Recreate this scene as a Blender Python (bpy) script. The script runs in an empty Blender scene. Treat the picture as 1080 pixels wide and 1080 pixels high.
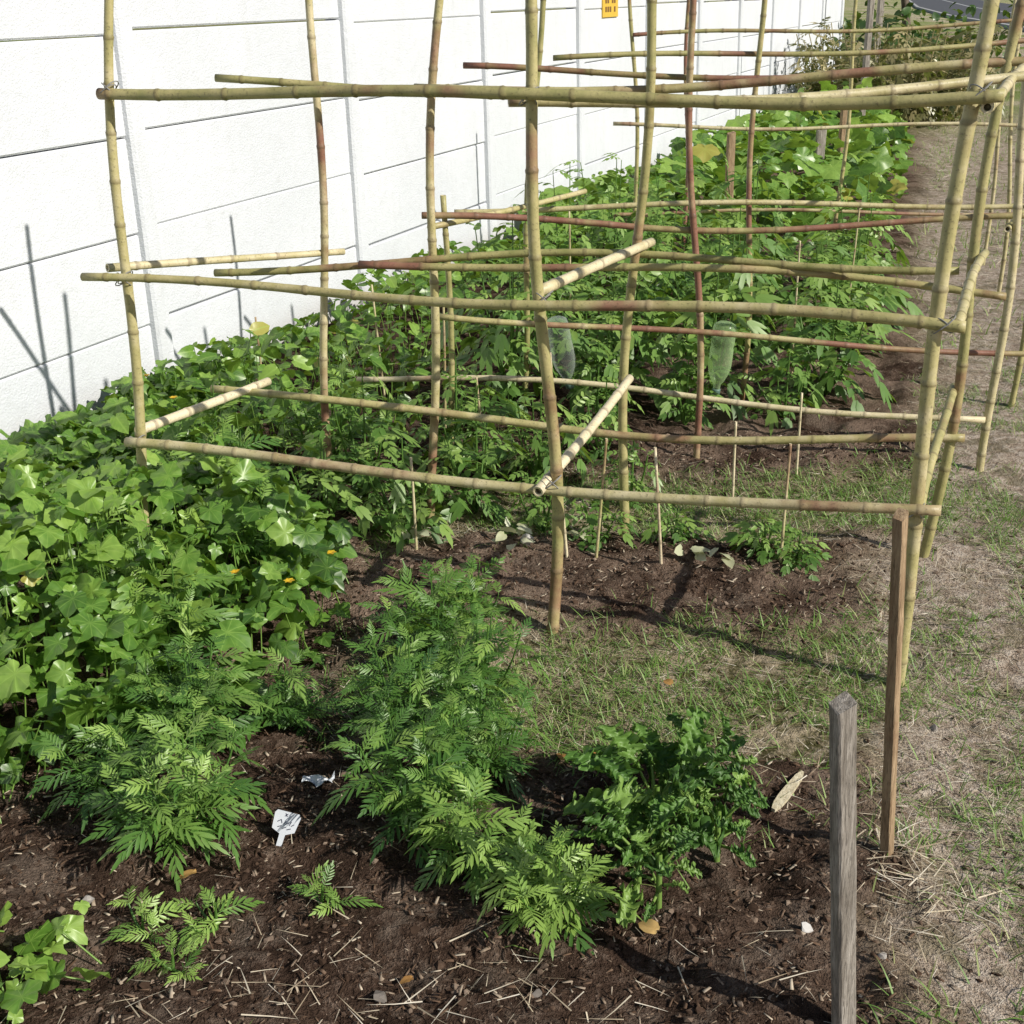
import bpy, math, random
import numpy as np
from mathutils import Vector, Matrix
random.seed(7); RNG=np.random.default_rng(11)
S=bpy.context.scene; COL=bpy.context.collection
S.view_settings.view_transform='Standard'; S.view_settings.look='None'; S.view_settings.exposure=0
# ------------------------------------------------------------------ helpers
def hash2(i,j,s): 
    v=np.sin(i*127.1+j*311.7+s*74.7)*43758.5453
    return v-np.floor(v)
def vn(x,y,sc,s=0):
    x=np.asarray(x,float)*sc; y=np.asarray(y,float)*sc
    i=np.floor(x); j=np.floor(y); fx=x-i; fy=y-j
    fx=fx*fx*(3-2*fx); fy=fy*fy*(3-2*fy)
    return (hash2(i,j,s)*(1-fx)+hash2(i+1,j,s)*fx)*(1-fy)+(hash2(i,j+1,s)*(1-fx)+hash2(i+1,j+1,s)*fx)*fy
def fbm(x,y,sc,s=0,o=4):
    t=0;a=.5;n=0
    for k in range(o):
        t=t+a*vn(x,y,sc*2.03**k,s+k*3.1);n+=a;a*=.5
    return t/n
def sstep(a,b,x): 
    t=np.clip((x-a)/(b-a),0,1); return t*t*(3-2*t)
PB=[(0,.45),(1.6,.66),(1.8,.74),(2.3,.80),(2.86,.98),(3.6,1.12),(4.3,1.5),(5.4,1.80),(7.3,2.35),(11.6,3.7),(21,6.6),(60,20)]
def path_x(y): return np.interp(y,[p[0] for p in PB],[p[1] for p in PB])
def wall_x(y): return -1.9+.4245*(np.asarray(y,float)-4.4)
def zones(x,y):
    n=fbm(x,y,2.2,5)-.5; n2=fbm(x,y,7,9)-.5
    pth=sstep(-.12,.14,x-path_x(y)+n*.35+n2*.15)
    front=sstep(.12,-.12,y-2.42+n*.5+n2*.2-.15*sstep(0,-.6,x))
    s2=sstep(-.1,.1,y-3.05+n*.4+n2*.2)*sstep(.1,-.1,y-3.68+n*.3)
    s3=sstep(-.1,.15,y-4.15+n*.3)
    soil=np.maximum(np.maximum(front,s2),s3)
    soil=np.maximum(soil,sstep(-.15,-.45,x+.1))
    soil=soil*(1-pth)
    grass=(1-soil)*(1-pth)
    return soil,grass,pth
def gh(x,y):
    so,gr,pt=zones(x,y)
    h=(fbm(x,y,1.3,2)-.5)*.06+(fbm(x,y,9,21,4)-.5)*(.022+.05*so)+so*.03
    return h
def link(o,parent=None):
    COL.objects.link(o)
    if parent: o.parent=parent
    return o
def empty(name):
    e=bpy.data.objects.new(name,None); COL.objects.link(e); e.empty_display_size=.1; return e
def np_mesh(name,V,T,mat,attr=None,parent=None,smooth=True):
    me=bpy.data.meshes.new(name); V=np.asarray(V,np.float32); T=np.asarray(T,np.int32)
    k=T.shape[1]
    me.vertices.add(len(V)); me.vertices.foreach_set("co",V.ravel())
    me.loops.add(T.size); me.loops.foreach_set("vertex_index",T.ravel())
    me.polygons.add(len(T)); me.polygons.foreach_set("loop_start",np.arange(0,T.size,k,dtype=np.int32))
    me.polygons.foreach_set("loop_total",np.full(len(T),k,np.int32))
    me.polygons.foreach_set("use_smooth",np.full(len(T),smooth,bool))
    if attr is not None:
        a=me.attributes.new("lf",'FLOAT_COLOR','POINT'); a.data.foreach_set("color",np.asarray(attr,np.float32).ravel())
    me.update(); me.validate(); me.materials.append(mat)
    return link(bpy.data.objects.new(name,me),parent)
def basis(d,up):
    d=d/np.linalg.norm(d); x=np.cross(d,up); 
    if np.linalg.norm(x)<1e-4: x=np.array([1.,0,0])
    x/=np.linalg.norm(x); z=np.cross(x,d); return np.stack([x,d,z],1)
class Batch:
    """collects many copies of small templates into one mesh"""
    def __init__(s): s.it={}
    def ent(s,tpl): return s.it.setdefault(id(tpl),[tpl,[],[],[],[]])
    def add(s,tpl,pos,M,tint=.5,al=.5): e=s.ent(tpl); e[1].append(pos);e[2].append(M);e[3].append(tint);e[4].append(al)
    def leaf(s,tpl,pos,d,up,sc,tint=.5,al=.5): s.add(tpl,np.asarray(pos,float),basis(np.asarray(d,float),np.asarray(up,float))*sc,tint,al)
    def stick(s,a,b,r,tint=.5,al=.5):
        a=np.asarray(a,float);b=np.asarray(b,float);L=np.linalg.norm(b-a)
        if L<1e-5:return
        B=basis(b-a,np.array([.13,.21,1.])); s.add(STICK,a,B*np.array([r,L,r]),tint,al)
    def many(s,tpls,P,D,U,SC,T):
        D=D/np.linalg.norm(D,axis=1,keepdims=True);X=np.cross(D,U);X/=np.linalg.norm(X,axis=1,keepdims=True)+1e-9;Z=np.cross(X,D)
        M=np.stack([X,D,Z],2); SC=SC[:,None] if SC.ndim==1 else SC; M=M*SC[:,None,:]
        w=RNG.integers(0,len(tpls),len(P))
        for k,t in enumerate(tpls):
            q=np.where(w==k)[0]
            if len(q): e=s.ent(t);e[1].extend(P[q]);e[2].extend(M[q]);e[3].extend(T[q]);e[4].extend(np.full(len(q),.5))
    def bake(s,name,mat,parent=None):
        VV=[];TT=[];AA=[];off=0
        for tpl,P,M,t,al in s.it.values():
            V,T,UV=tpl; P=np.array(P);M=np.array(M); n=len(P)
            W=np.einsum('nij,vj->nvi',M,V)+P[:,None,:]
            VV.append(W.reshape(-1,3)); TT.append((T[None]+(np.arange(n)*len(V))[:,None,None]).reshape(-1,3)+off); off+=n*len(V)
            A=np.zeros((n,len(V),4)); A[:,:,:2]=UV[None]; A[:,:,2]=np.array(t)[:,None]; A[:,:,3]=np.array(al)[:,None]; AA.append(A.reshape(-1,4))
        return np_mesh(name,np.concatenate(VV),np.concatenate(TT),mat,np.concatenate(AA),parent)
# ------------------------------------------------------------------ templates (y = length axis, z = up)
def prism(n=4):
    V=[];T=[];UV=[]
    for k in range(2):
        for i in range(n):
            a=2*math.pi*i/n; rr=1 if k==0 else .8; V.append((math.cos(a)*rr,k,math.sin(a)*rr)); UV.append((.5,.5))
    for i in range(n):
        j=(i+1)%n; T+= [(i,j,n+j),(i,n+j,n+i)]
    return np.array(V,float),np.array(T),np.array(UV,float)
STICK=prism()
def radial_leaf(rf,cx,n=26,fold=.18,droop=.25,wav=.05,seed=0):
    V=[(0,0,0)];UV=[(.5,cx)];T=[];rs=np.random.default_rng(seed)
    ph=rs.uniform(0,6,3)
    for k,q in enumerate((.5,1.)):
        for i in range(n):
            th=-math.pi+2*math.pi*i/n; r=rf(th)*q
            x=math.sin(th)*r; y=math.cos(th)*r
            z=fold*abs(x)-droop*(r*r)+ wav*q*q*math.sin(5*th+ph[0])+wav*.6*q*math.sin(9*th+ph[1])
            V.append((x,y,z)); UV.append((.5+x*.5,cx+y*.5))
    for i in range(n):
        j=(i+1)%n
        T.append((0,1+j,1+i)); T+= [(1+i,1+j,1+n+j),(1+i,1+n+j,1+n+i)]
    return np.array(V,float),np.array(T),np.clip(np.array(UV,float),0,1)
def squash_r(seed,lob=.13,tipa=.16):
    rs=np.random.default_rng(seed); j=rs.uniform(-.045,.045,40)
    def f(th):
        c=abs(th)/math.pi
        base=.62+.10*math.cos(th)
        l=lob*math.cos(5*th*.93)
        nt=1-.62*math.exp(-((c-1)/.085)**2)
        tip=tipa*math.exp(-(th/.30)**2)
        sh=.10*math.exp(-((abs(th)-1.25)/.25)**2)
        return (base+l+tip+sh+j[int((th+math.pi)*6.2)%40])*nt
    return f
def heart_r(seed):
    rs=np.random.default_rng(seed); j=rs.uniform(-.025,.025,40)
    def f(th):
        c=abs(th)/math.pi
        base=.42+.16*math.cos(th)+.06*math.cos(2*th)
        return (base+.36*math.exp(-(th/.42)**2)+j[int((th+math.pi)*6.2)%40])*(1-.6*math.exp(-((c-1)/.1)**2))
    return f
SQ=[radial_leaf(squash_r(i,.015+.015*i,.22+.05*i),.45,28,.16+.07*i,.26+.05*i,.06+.012*i,i) for i in range(4)]
SQL=[radial_leaf(squash_r(i,.05+.02*i),.45,18,.12+.05*i,.22,.05,i+5) for i in range(3)]
BE=[radial_leaf(heart_r(i),.35,16,.25,.25+.06*i,.03,i) for i in range(3)]
def leaflet(L,W,teeth=0):
    prof=[(0,.12),(.2,.75),(.45,1),(.7,.72),(.88,.35)]
    V=[(0,0,0)];
    for t,w in prof[1:]: V.append((0,t*L,0))
    V.append((0,L,-.04*L)); c=list(range(len(V)))
    n=len(prof)
    lft=[];rgt=[]
    for k,(t,w) in enumerate(prof):
        tt=t+(.07 if teeth and k%2 else 0)
        ww=w*(1+(.25 if teeth and k%2 else 0))
        lft.append(len(V));V.append((-ww*W*.5,tt*L,.18*W*w)); rgt.append(len(V));V.append((ww*W*.5,tt*L,.18*W*w))
    T=[]
    for k in range(n-1):
        T+=[(c[k],c[k+1],lft[k]),(lft[k],c[k+1],lft[k+1]),(c[k],rgt[k],c[k+1]),(rgt[k],rgt[k+1],c[k+1])]
    T+=[(c[n-1],c[n],lft[n-1]),(c[n-1],rgt[n-1],c[n])]
    return np.array(V,float),np.array(T)
def pinnate(pairs,LL,WW,ang0,ang1,droop,v0=.18,seed=0,shape='lens',teeth=1):
    rs=np.random.default_rng(seed); V=[];T=[];UV=[];off=0
    def place(v,side,L,W,ang):
        nonlocal off
        lv,lt=leaflet(L,W,teeth); a=ang*side
        R=np.array([[math.cos(a),math.sin(a),0],[-math.sin(a),math.cos(a),0],[0,0,1]])
        w=lv@R.T; w[:,1]+=v
        w[:,2]+= rs.uniform(-.02,.02)-.25*np.abs(w[:,0])**1.3*(.5+rs.random()) 
        V.append(w);T.append(lt+off);off+=len(lv)
        UV.append(np.stack([np.full(len(lv),.5)+lv[:,0]*3,np.full(len(lv),.2)+lv[:,1]],1))
    for k in range(pairs):
        q=k/(pairs-1); v=v0+(.9-v0)*q
        s=math.sin(math.pi*(.28+.6*q)) if shape=='lens' else (.75+.25*q)
        for side in (-1,1):
            place(v+rs.uniform(-.02,.02),side,LL*s*rs.uniform(.8,1.15),WW*rs.uniform(.85,1.15)*(.6+.4*s),ang0+(ang1-ang0)*q+rs.uniform(-.15,.15))
    place(.9,1,LL*(.75 if shape=='lens' else 1.2),WW*1.1,rs.uniform(-.05,.05))
    n=6; rv=[];rt=[]
    for k in range(n+1):
        y=k/n*.95; w=.012*(1.3-k/n); rv+=[(-w,y,0),(w,y,0),(0,y,.012)]
    for k in range(n):
        a=3*k; 
        for p,q in ((0,2),(2,1)): rt+=[(a+p,a+q,a+3+q),(a+p,a+3+q,a+3+p)]
    V.append(np.array(rv));T.append(np.array(rt)+off);UV.append(np.full((len(rv),2),.5))
    V=np.concatenate(V);V[:,2]-=droop*V[:,1]**2; V[:,1]-=.12*droop*V[:,1]**3
    return V,np.concatenate(T),np.clip(np.concatenate(UV),0,1)
MG=[pinnate(7,.38,.068,.95,.5,.12+.25*i,seed=i) for i in range(4)]
TM=[pinnate(4,.34,.15,1.15,.7,.45+.2*i,.22,seed=i+9,shape='t') for i in range(4)]
def blade_tpl(bend,w=.02,n=3):
    V=[];T=[];UV=[]
    for k in range(n+1):
        q=k/n; ww=w*(1-q**1.6)+.0008; V+=[(-ww,q*(1-.25*bend*q),-bend*q*q),(ww,q*(1-.25*bend*q),-bend*q*q)]; UV+=[(.5,q),(.5,q)]
    for k in range(n): a=2*k; T+=[(a,a+1,a+3),(a,a+3,a+2)]
    return np.array(V,float),np.array(T),np.array(UV,float)
GR=[blade_tpl(b,.028) for b in (.1,.35,.6,.9)]
STRAW=[blade_tpl(b,.014,2) for b in (-.1,.0,.08)]
def kale_tpl(seed):
    rs=np.random.default_rng(seed);R=72;C=12;V=[];T=[];UV=[];ph=rs.uniform(0,6,6)
    for i in range(R+1):
        v=i/R; w=.02+(.27*math.sin(math.pi*min(1,(v-.15)/.9))**.7 if v>.15 else 0)
        w*=1+.30*math.sin(25*v+ph[4])
        for j in range(C+1):
            s=j/C*2-1; e=abs(s)**2; sd=0 if s>0 else 2.2
            x=s*w*(1-.25*e)+.05*e*math.sin(47*v+ph[0]+sd)*np.sign(s)
            z=.10*e*math.sin(56*v+ph[1]+sd)+.06*e*math.sin(103*v+ph[2]+sd)+.6*abs(s)*w-.45*v*v+.03*math.sin(34*v+9*s+ph[5])
            y=v+.06*e*math.sin(67*v+ph[3]+sd)
            V.append((x,y,z));UV.append((.5+s*.5,v))
    for i in range(R):
        for j in range(C):
            a=i*(C+1)+j; T+=[(a,a+1,a+C+2),(a,a+C+2,a+C+1)]
    return np.array(V,float),np.array(T),np.array(UV,float)
KL=[kale_tpl(i) for i in range(3)]
def rock_tpl(seed,flat=.6,ang=.3):
    import bmesh
    bm=bmesh.new();bmesh.ops.create_icosphere(bm,subdivisions=2,radius=1);rs=np.random.default_rng(seed)
    V=np.array([v.co[:] for v in bm.verts]);T=np.array([[v.index for v in f.verts] for f in bm.faces]);bm.free()
    for q in rs.uniform(-1,1,(9,3)): 
        q=q/np.linalg.norm(q);d=V@q; V=V-np.clip(d-.5,0,1)[:,None]*q*.85
    V*= (1+rs.uniform(-.07,.07,(len(V),1))); V[:,2]*=flat; V[:,0]*=rs.uniform(.7,1.1)
    return V,T,np.full((len(V),2),.5)
RK=[rock_tpl(i) for i in range(4)]
def clod_tpl(seed):
    import bmesh
    bm=bmesh.new();bmesh.ops.create_icosphere(bm,subdivisions=1,radius=1);rs=np.random.default_rng(seed)
    V=np.array([v.co[:] for v in bm.verts]);T=np.array([[v.index for v in f.verts] for f in bm.faces]);bm.free()
    V*= (1+rs.uniform(-.45,.45,(len(V),1))); V[:,2]*=.6
    return V,T,np.full((len(V),2),.5)
CL=[clod_tpl(i) for i in range(7)]
def chip_tpl():
    V=np.array([(-.5,0,0),(.5,0,0),(.35,1,0),(-.4,.9,0),(-.5,0,.15),(.5,0,.12),(.35,1,.15),(-.4,.9,.12)],float)
    Q=[(4,5,6,7),(0,1,5,4),(1,2,6,5),(2,3,7,6),(3,0,4,7)]
    T=[];[T.extend([(a,b,c),(a,c,d)]) for a,b,c,d in Q]
    return V,np.array(T),np.full((8,2),.5)
CHIP=chip_tpl()
# ------------------------------------------------------------------ materials
def newmat(name):
    m=bpy.data.materials.new(name);m.use_nodes=True;nt=m.node_tree
    for n in list(nt.nodes): nt.nodes.remove(n)
    return m,nt
class N:
    def __init__(s,nt): s.nt=nt
    def n(s,t,**k):
        x=s.nt.nodes.new(t)
        for a,b in k.items(): setattr(x,a,b)
        return x
    def l(s,a,b): s.nt.links.new(a,b)
    def math(s,op,a,b=None,c=None):
        x=s.n('ShaderNodeMath',operation=op)
        for i,v in enumerate((a,b,c)):
            if v is None: continue
            if isinstance(v,(int,float)): x.inputs[i].default_value=v
            else: s.l(v,x.inputs[i])
        return x.outputs[0]
    def mix(s,f,a,b,mode='MIX'):
        x=s.n('ShaderNodeMix',data_type='RGBA',blend_type=mode)
        for i,v in ((0,f),(6,a),(7,b)):
            if isinstance(v,(int,float)): x.inputs[i].default_value=v
            elif isinstance(v,tuple): x.inputs[i].default_value=(*v,1)
            else: s.l(v,x.inputs[i])
        return x.outputs[2]
    def noise(s,sc,det=5,vec=None,rough=.6,dist=0):
        x=s.n('ShaderNodeTexNoise');x.inputs['Scale'].default_value=sc;x.inputs['Detail'].default_value=det;x.inputs['Roughness'].default_value=rough;x.inputs['Distortion'].default_value=dist
        if vec is not None:s.l(vec,x.inputs['Vector'])
        return x.outputs[0]
    def ramp(s,f,*st):
        x=s.n('ShaderNodeValToRGB');s.l(f,x.inputs[0]);e=x.color_ramp.elements
        while len(e)<len(st): e.new(.5)
        for k,(p,c) in zip(e,st): k.position=p;k.color=(*c,1) if isinstance(c,tuple) else (c,c,c,1)
        return x.outputs[0]
    def smooth(s,v,a,b):
        x=s.n('ShaderNodeMapRange',interpolation_type='SMOOTHSTEP');s.l(v,x.inputs[0]);x.inputs[1].default_value=a;x.inputs[2].default_value=b;return x.outputs[0]
    def bump(s,h,st,d=.01):
        x=s.n('ShaderNodeBump');x.inputs['Strength'].default_value=st;x.inputs['Distance'].default_value=d;s.l(h,x.inputs['Height']);return x.outputs[0]
def attr_lf(g):
    a=g.n('ShaderNodeAttribute');a.attribute_name="lf";sp=g.n('ShaderNodeSeparateColor');g.l(a.outputs['Color'],sp.inputs[0])
    return sp.outputs[0],sp.outputs[1],sp.outputs[2],a.outputs['Alpha']
def leaf_mat(name,dark,mid,light,vein='none',tr=.38,rough=.40,trcol=(.36,.52,.03),cx=.45,gloss=.075):
    m,nt=newmat(name);g=N(nt);u,v,t,al=attr_lf(g)
    tt=t
    if vein!='none':
        co=g.n('ShaderNodeNewGeometry').outputs['Position'];nz=g.noise(55,1,co)
        tt=g.math('ADD',t,g.math('MULTIPLY',g.math('SUBTRACT',nz,.5),.5))
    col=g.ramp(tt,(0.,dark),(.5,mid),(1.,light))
    yel=g.math('GREATER_THAN',al,.97); col=g.mix(yel,col,(.42,.38,.08))
    if vein!='none':
        du=g.math('SUBTRACT',u,.5)
        if vein=='palm':
            dv=g.math('SUBTRACT',v,cx); ang=g.math('ARCTAN2',du,dv)
            fr=g.math('ABSOLUTE',g.math('SUBTRACT',g.math('FRACT',g.math('ADD',g.math('MULTIPLY',ang,1/.62),.5)),.5))
            rr=g.math('SQRT',g.math('ADD',g.math('MULTIPLY',du,du),g.math('MULTIPLY',dv,dv)))
            w=g.math('MULTIPLY',fr,g.math('ADD',rr,.02)); vm=g.math('SUBTRACT',1,g.smooth(w,.003,.014))
        else:
            ad=g.math('ABSOLUTE',du)
            sv=g.math('ABSOLUTE',g.math('SUBTRACT',g.math('FRACT',g.math('SUBTRACT',g.math('MULTIPLY',v,9),g.math('MULTIPLY',ad,9))),.5))
            vm=g.math('MAXIMUM',g.math('SUBTRACT',1,g.smooth(ad,.01,.03)),g.math('MULTIPLY',g.math('SUBTRACT',1,g.smooth(sv,.02,.1)),.6))
        col=g.mix(g.math('MULTIPLY',vm,.35),col,tuple(min(1,c*1.4+.03) for c in light))
    df=g.n('ShaderNodeBsdfDiffuse');g.l(col,df.inputs[0])
    tb=g.n('ShaderNodeBsdfTranslucent');g.l(g.mix(.5,col,trcol),tb.inputs[0])
    mx=g.n('ShaderNodeMixShader');mx.inputs[0].default_value=tr;g.l(df.outputs[0],mx.inputs[1]);g.l(tb.outputs[0],mx.inputs[2])
    gl=g.n('ShaderNodeBsdfGlossy');gl.inputs['Roughness'].default_value=rough;gl.inputs[0].default_value=(1,1,.9,1)
    lw=g.n('ShaderNodeLayerWeight');lw.inputs[0].default_value=.25
    m2=g.n('ShaderNodeMixShader');g.l(g.math('ADD',g.math('MULTIPLY',lw.outputs['Facing'],.06),gloss*.6),m2.inputs[0]);g.l(mx.outputs[0],m2.inputs[1]);g.l(gl.outputs[0],m2.inputs[2])
    o=g.n('ShaderNodeOutputMaterial');g.l(m2.outputs[0],o.inputs[0]);return m
m_squash=leaf_mat("squash_leaf",(.035,.10,.014),(.13,.27,.035),(.32,.48,.09),'palm',.36)
m_bean=leaf_mat("bean_leaf",(.035,.10,.014),(.11,.235,.03),(.27,.42,.07),'pin',.36,.4,cx=.35)
m_mari=leaf_mat("marigold_leaf",(.028,.095,.018),(.095,.215,.032),(.33,.49,.10),'none',.32,.45)
m_tom=leaf_mat("tomato_leaf",(.035,.10,.02),(.12,.245,.04),(.31,.45,.10),'none',.34,.45)
m_kale=leaf_mat("kale_leaf",(.04,.105,.018),(.10,.215,.035),(.25,.38,.08),'none',.24,.5,(.20,.34,.04),gloss=.05)
m_grass=leaf_mat("grass_blade",(.08,.18,.022),(.18,.33,.05),(.46,.44,.19),'none',.3,.6)
m_wilt=leaf_mat("wilted_leaf",(.45,.45,.25),(.6,.62,.4),(.75,.75,.55),'none',.35,.6,(.6,.6,.3))
m_flower=leaf_mat("petal",(.7,.42,.01),(.8,.5,.02),(.85,.6,.03),'none',.3,.5,(.8,.5,.02))
def simple_attr_mat(name,stops,rough=.85,nsc=80,bump=.4):
    m,nt=newmat(name);g=N(nt);u,v,t,al=attr_lf(g);co=g.n('ShaderNodeNewGeometry').outputs['Position'];nz=g.noise(nsc,2,co)
    tt=g.math('ADD',t,g.math('MULTIPLY',g.math('SUBTRACT',nz,.5),.4));col=g.ramp(tt,*stops)
    p=g.n('ShaderNodeBsdfDiffuse');g.l(col,p.inputs[0])
    o=g.n('ShaderNodeOutputMaterial');g.l(p.outputs[0],o.inputs[0]);return m
m_straw=simple_attr_mat("dry_straw",[(0,(.24,.17,.11)),(.5,(.54,.45,.31)),(1,(.78,.71,.58))],.7)
m_clod=simple_attr_mat("soil_clod",[(0,(.02,.013,.009)),(.5,(.075,.047,.032)),(1,(.28,.21,.155))],.95)
m_chip=simple_attr_mat("bark_chip",[(0,(.035,.021,.014)),(.5,(.15,.095,.062)),(1,(.56,.47,.35))],.85)
m_stone=simple_attr_mat("pale_stone",[(0,(.12,.10,.08)),(.5,(.28,.25,.22)),(1,(.60,.57,.52))],.8)
def bamboo_mat():
    m,nt=newmat("bamboo_culm");g=N(nt);u,v,t,al=attr_lf(g)
    tc=g.n('ShaderNodeTexCoord');oi=g.n('ShaderNodeObjectInfo')
    off=g.n('ShaderNodeVectorMath',operation='MULTIPLY_ADD');g.l(oi.outputs['Random'],off.inputs[0]);off.inputs[1].default_value=(37,37,37);g.l(tc.outputs['Object'],off.inputs[2])
    n1=g.noise(2.6,4,off.outputs[0],.65);n2=g.noise(16,5,off.outputs[0]);n3=g.noise(140,3,off.outputs[0])
    base=g.ramp(g.math('ADD',g.math('ADD',t,g.math('MULTIPLY',g.math('SUBTRACT',n2,.5),1.0)),g.math('MULTIPLY',g.math('SUBTRACT',oi.outputs['Random'],.5),.5)),(0,(.20,.21,.06)),(.5,(.43,.375,.165)),(1,(.70,.60,.40)))
    redf=g.smooth(g.math('ADD',n1,g.math('SUBTRACT',al,.5)),.41,.60)
    col=g.mix(redf,base,g.mix(n2,(.13,.05,.035),(.38,.19,.12)))
    col=g.mix(g.math('MULTIPLY',g.smooth(u,.25,.95),.6),col,(.12,.08,.045))
    col=g.mix(g.math('MULTIPLY',g.smooth(n3,.56,.70),.5),col,(.08,.06,.035))
    col=g.mix(v,col,(.62,.53,.33))
    p=g.n('ShaderNodeBsdfPrincipled');g.l(col,p.inputs['Base Color']);g.l(g.math('ADD',.34,g.math('MULTIPLY',n2,.3)),p.inputs['Roughness']);p.inputs['Specular IOR Level'].default_value=.4
    g.l(g.bump(g.math('ADD',n3,n2),.3,.003),p.inputs['Normal']);o=g.n('ShaderNodeOutputMaterial');g.l(p.outputs[0],o.inputs[0]);return m
m_bam=bamboo_mat()
def wood_mat(name,a,b,c):
    m,nt=newmat(name);g=N(nt);tc=g.n('ShaderNodeTexCoord');mp=g.n('ShaderNodeMapping');g.l(tc.outputs['Object'],mp.inputs[0]);mp.inputs['Scale'].default_value=(14,14,1.1)
    n1=g.noise(7,6,mp.outputs[0],.65,.6);n2=g.noise(9,4,tc.outputs['Object']);n3=g.noise(30,5,mp.outputs[0])
    col=g.mix(g.smooth(n1,.35,.65),a,b);col=g.mix(g.math('MULTIPLY',g.smooth(n2,.5,.7),.6),col,c);col=g.mix(g.math('MULTIPLY',g.smooth(n3,.55,.64),.6),col,tuple(q*.35 for q in a))
    p=g.n('ShaderNodeBsdfPrincipled');g.l(col,p.inputs['Base Color']);p.inputs['Roughness'].default_value=.8;p.inputs['Specular IOR Level'].default_value=.2
    g.l(g.bump(g.math('ADD',n1,n3),.7,.004),p.inputs['Normal']);o=g.n('ShaderNodeOutputMaterial');g.l(p.outputs[0],o.inputs[0]);return m
m_grey=wood_mat("weathered_grey_wood",(.19,.165,.135),(.38,.34,.29),(.15,.125,.10))
m_brown=wood_mat("rough_sawn_wood",(.24,.16,.09),(.42,.30,.18),(.20,.11,.06))
def plain(name,c,rough=.6,spec=.4,alpha=None):
    m,nt=newmat(name);g=N(nt);p=g.n('ShaderNodeBsdfPrincipled');co=g.n('ShaderNodeTexCoord').outputs['Object']
    nz=g.noise(14,5,co);col=g.mix(nz,tuple(q*.82 for q in c),tuple(min(1,q*1.1) for q in c));g.l(col,p.inputs['Base Color'])
    p.inputs['Roughness'].default_value=rough;p.inputs['Specular IOR Level'].default_value=spec
    o=g.n('ShaderNodeOutputMaterial');g.l(p.outputs[0],o.inputs[0]);return m
def wall_mat():
    m,nt=newmat("white_masonry_paint");g=N(nt);co=g.n('ShaderNodeNewGeometry').outputs['Position'];sp=g.n('ShaderNodeSeparateXYZ');g.l(co,sp.inputs[0])
    n1=g.noise(1.3,3,co);n2=g.noise(18,4,co);n3=g.noise(120,2,co)
    mp=g.n('ShaderNodeMapping');g.l(co,mp.inputs[0]);mp.inputs['Scale'].default_value=(5,5,.9);st=g.noise(2,4,mp.outputs[0])
    col=g.mix(g.smooth(n1,.3,.7),(.68,.69,.705),(.62,.635,.65));col=g.mix(g.math('MULTIPLY',g.smooth(n2,.5,.72),.2),col,(.5,.5,.5))
    col=g.mix(g.math('MULTIPLY',g.smooth(st,.50,.75),.14),col,(.45,.45,.43))
    low=g.math('MULTIPLY',g.math('SUBTRACT',1,g.smooth(g.math('ADD',sp.outputs[2],g.math('MULTIPLY',n2,.12)),.05,.3)),.5);col=g.mix(low,col,(.33,.27,.22))
    p=g.n('ShaderNodeBsdfPrincipled');g.l(col,p.inputs['Base Color']);p.inputs['Roughness'].default_value=.75;p.inputs['Specular IOR Level'].default_value=.2
    g.l(g.bump(g.math('ADD',n3,n2),.5,.008),p.inputs['Normal']);o=g.n('ShaderNodeOutputMaterial');g.l(p.outputs[0],o.inputs[0]);return m
def ground_mat():
    m,nt=newmat("garden_ground");g=N(nt);so,gr,pt,al=attr_lf(g);co=g.n('ShaderNodeNewGeometry').outputs['Position']
    n1=g.noise(3,5,co,.65);n2=g.noise(25,5,co,.7);n3=g.noise(150,3,co,.7);n4=g.noise(.35,4,co);n5=g.noise(7,4,co,.7)
    soil=g.ramp(g.math('ADD',g.math('MULTIPLY',n2,.7),g.math('MULTIPLY',n3,.3)),(.3,(.018,.011,.008)),(.52,(.085,.054,.038)),(.72,(.30,.22,.165)))
    red=g.mix(g.smooth(n1,.40,.6),soil,g.mix(n3,(.12,.072,.05),(.46,.34,.25)));soilc=g.mix(al,soil,red)
    soilc=g.mix(g.math('MULTIPLY',g.smooth(n5,.50,.66),.5),soilc,g.mix(n3,(.09,.06,.045),(.42,.33,.25)))
    dry=g.ramp(g.math('ADD',g.math('MULTIPLY',n2,.55),g.math('MULTIPLY',n3,.45)),(.32,(.12,.08,.055)),(.47,(.44,.34,.255)),(.64,(.80,.69,.57)))
    dry=g.mix(g.math('MULTIPLY',g.smooth(n5,.48,.62),.6),dry,(.17,.15,.075))
    verge=g.mix(g.smooth(n4,.4,.6),(.48,.43,.25),(.23,.28,.09));
    grs=g.mix(g.smooth(g.math('ADD',n2,g.math('MULTIPLY',g.math('SUBTRACT',n5,.5),.8)),.35,.65),(.12,.11,.045),(.48,.39,.26))
    c=g.mix(pt,grs,dry);c=g.mix(so,c,soilc)
    ln=g.n('ShaderNodeSeparateXYZ');g.l(co,ln.inputs[0]);c=g.mix(g.math('MULTIPLY',g.smooth(ln.outputs[1],12,22),g.smooth(n4,.35,.55)),c,verge)
    p=g.n('ShaderNodeBsdfDiffuse');g.l(c,p.inputs[0])
    g.l(g.bump(g.math('ADD',n3,g.math('MULTIPLY',n2,2)),1.0,.018),p.inputs['Normal']);o=g.n('ShaderNodeOutputMaterial');g.l(p.outputs[0],o.inputs[0]);return m
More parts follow.
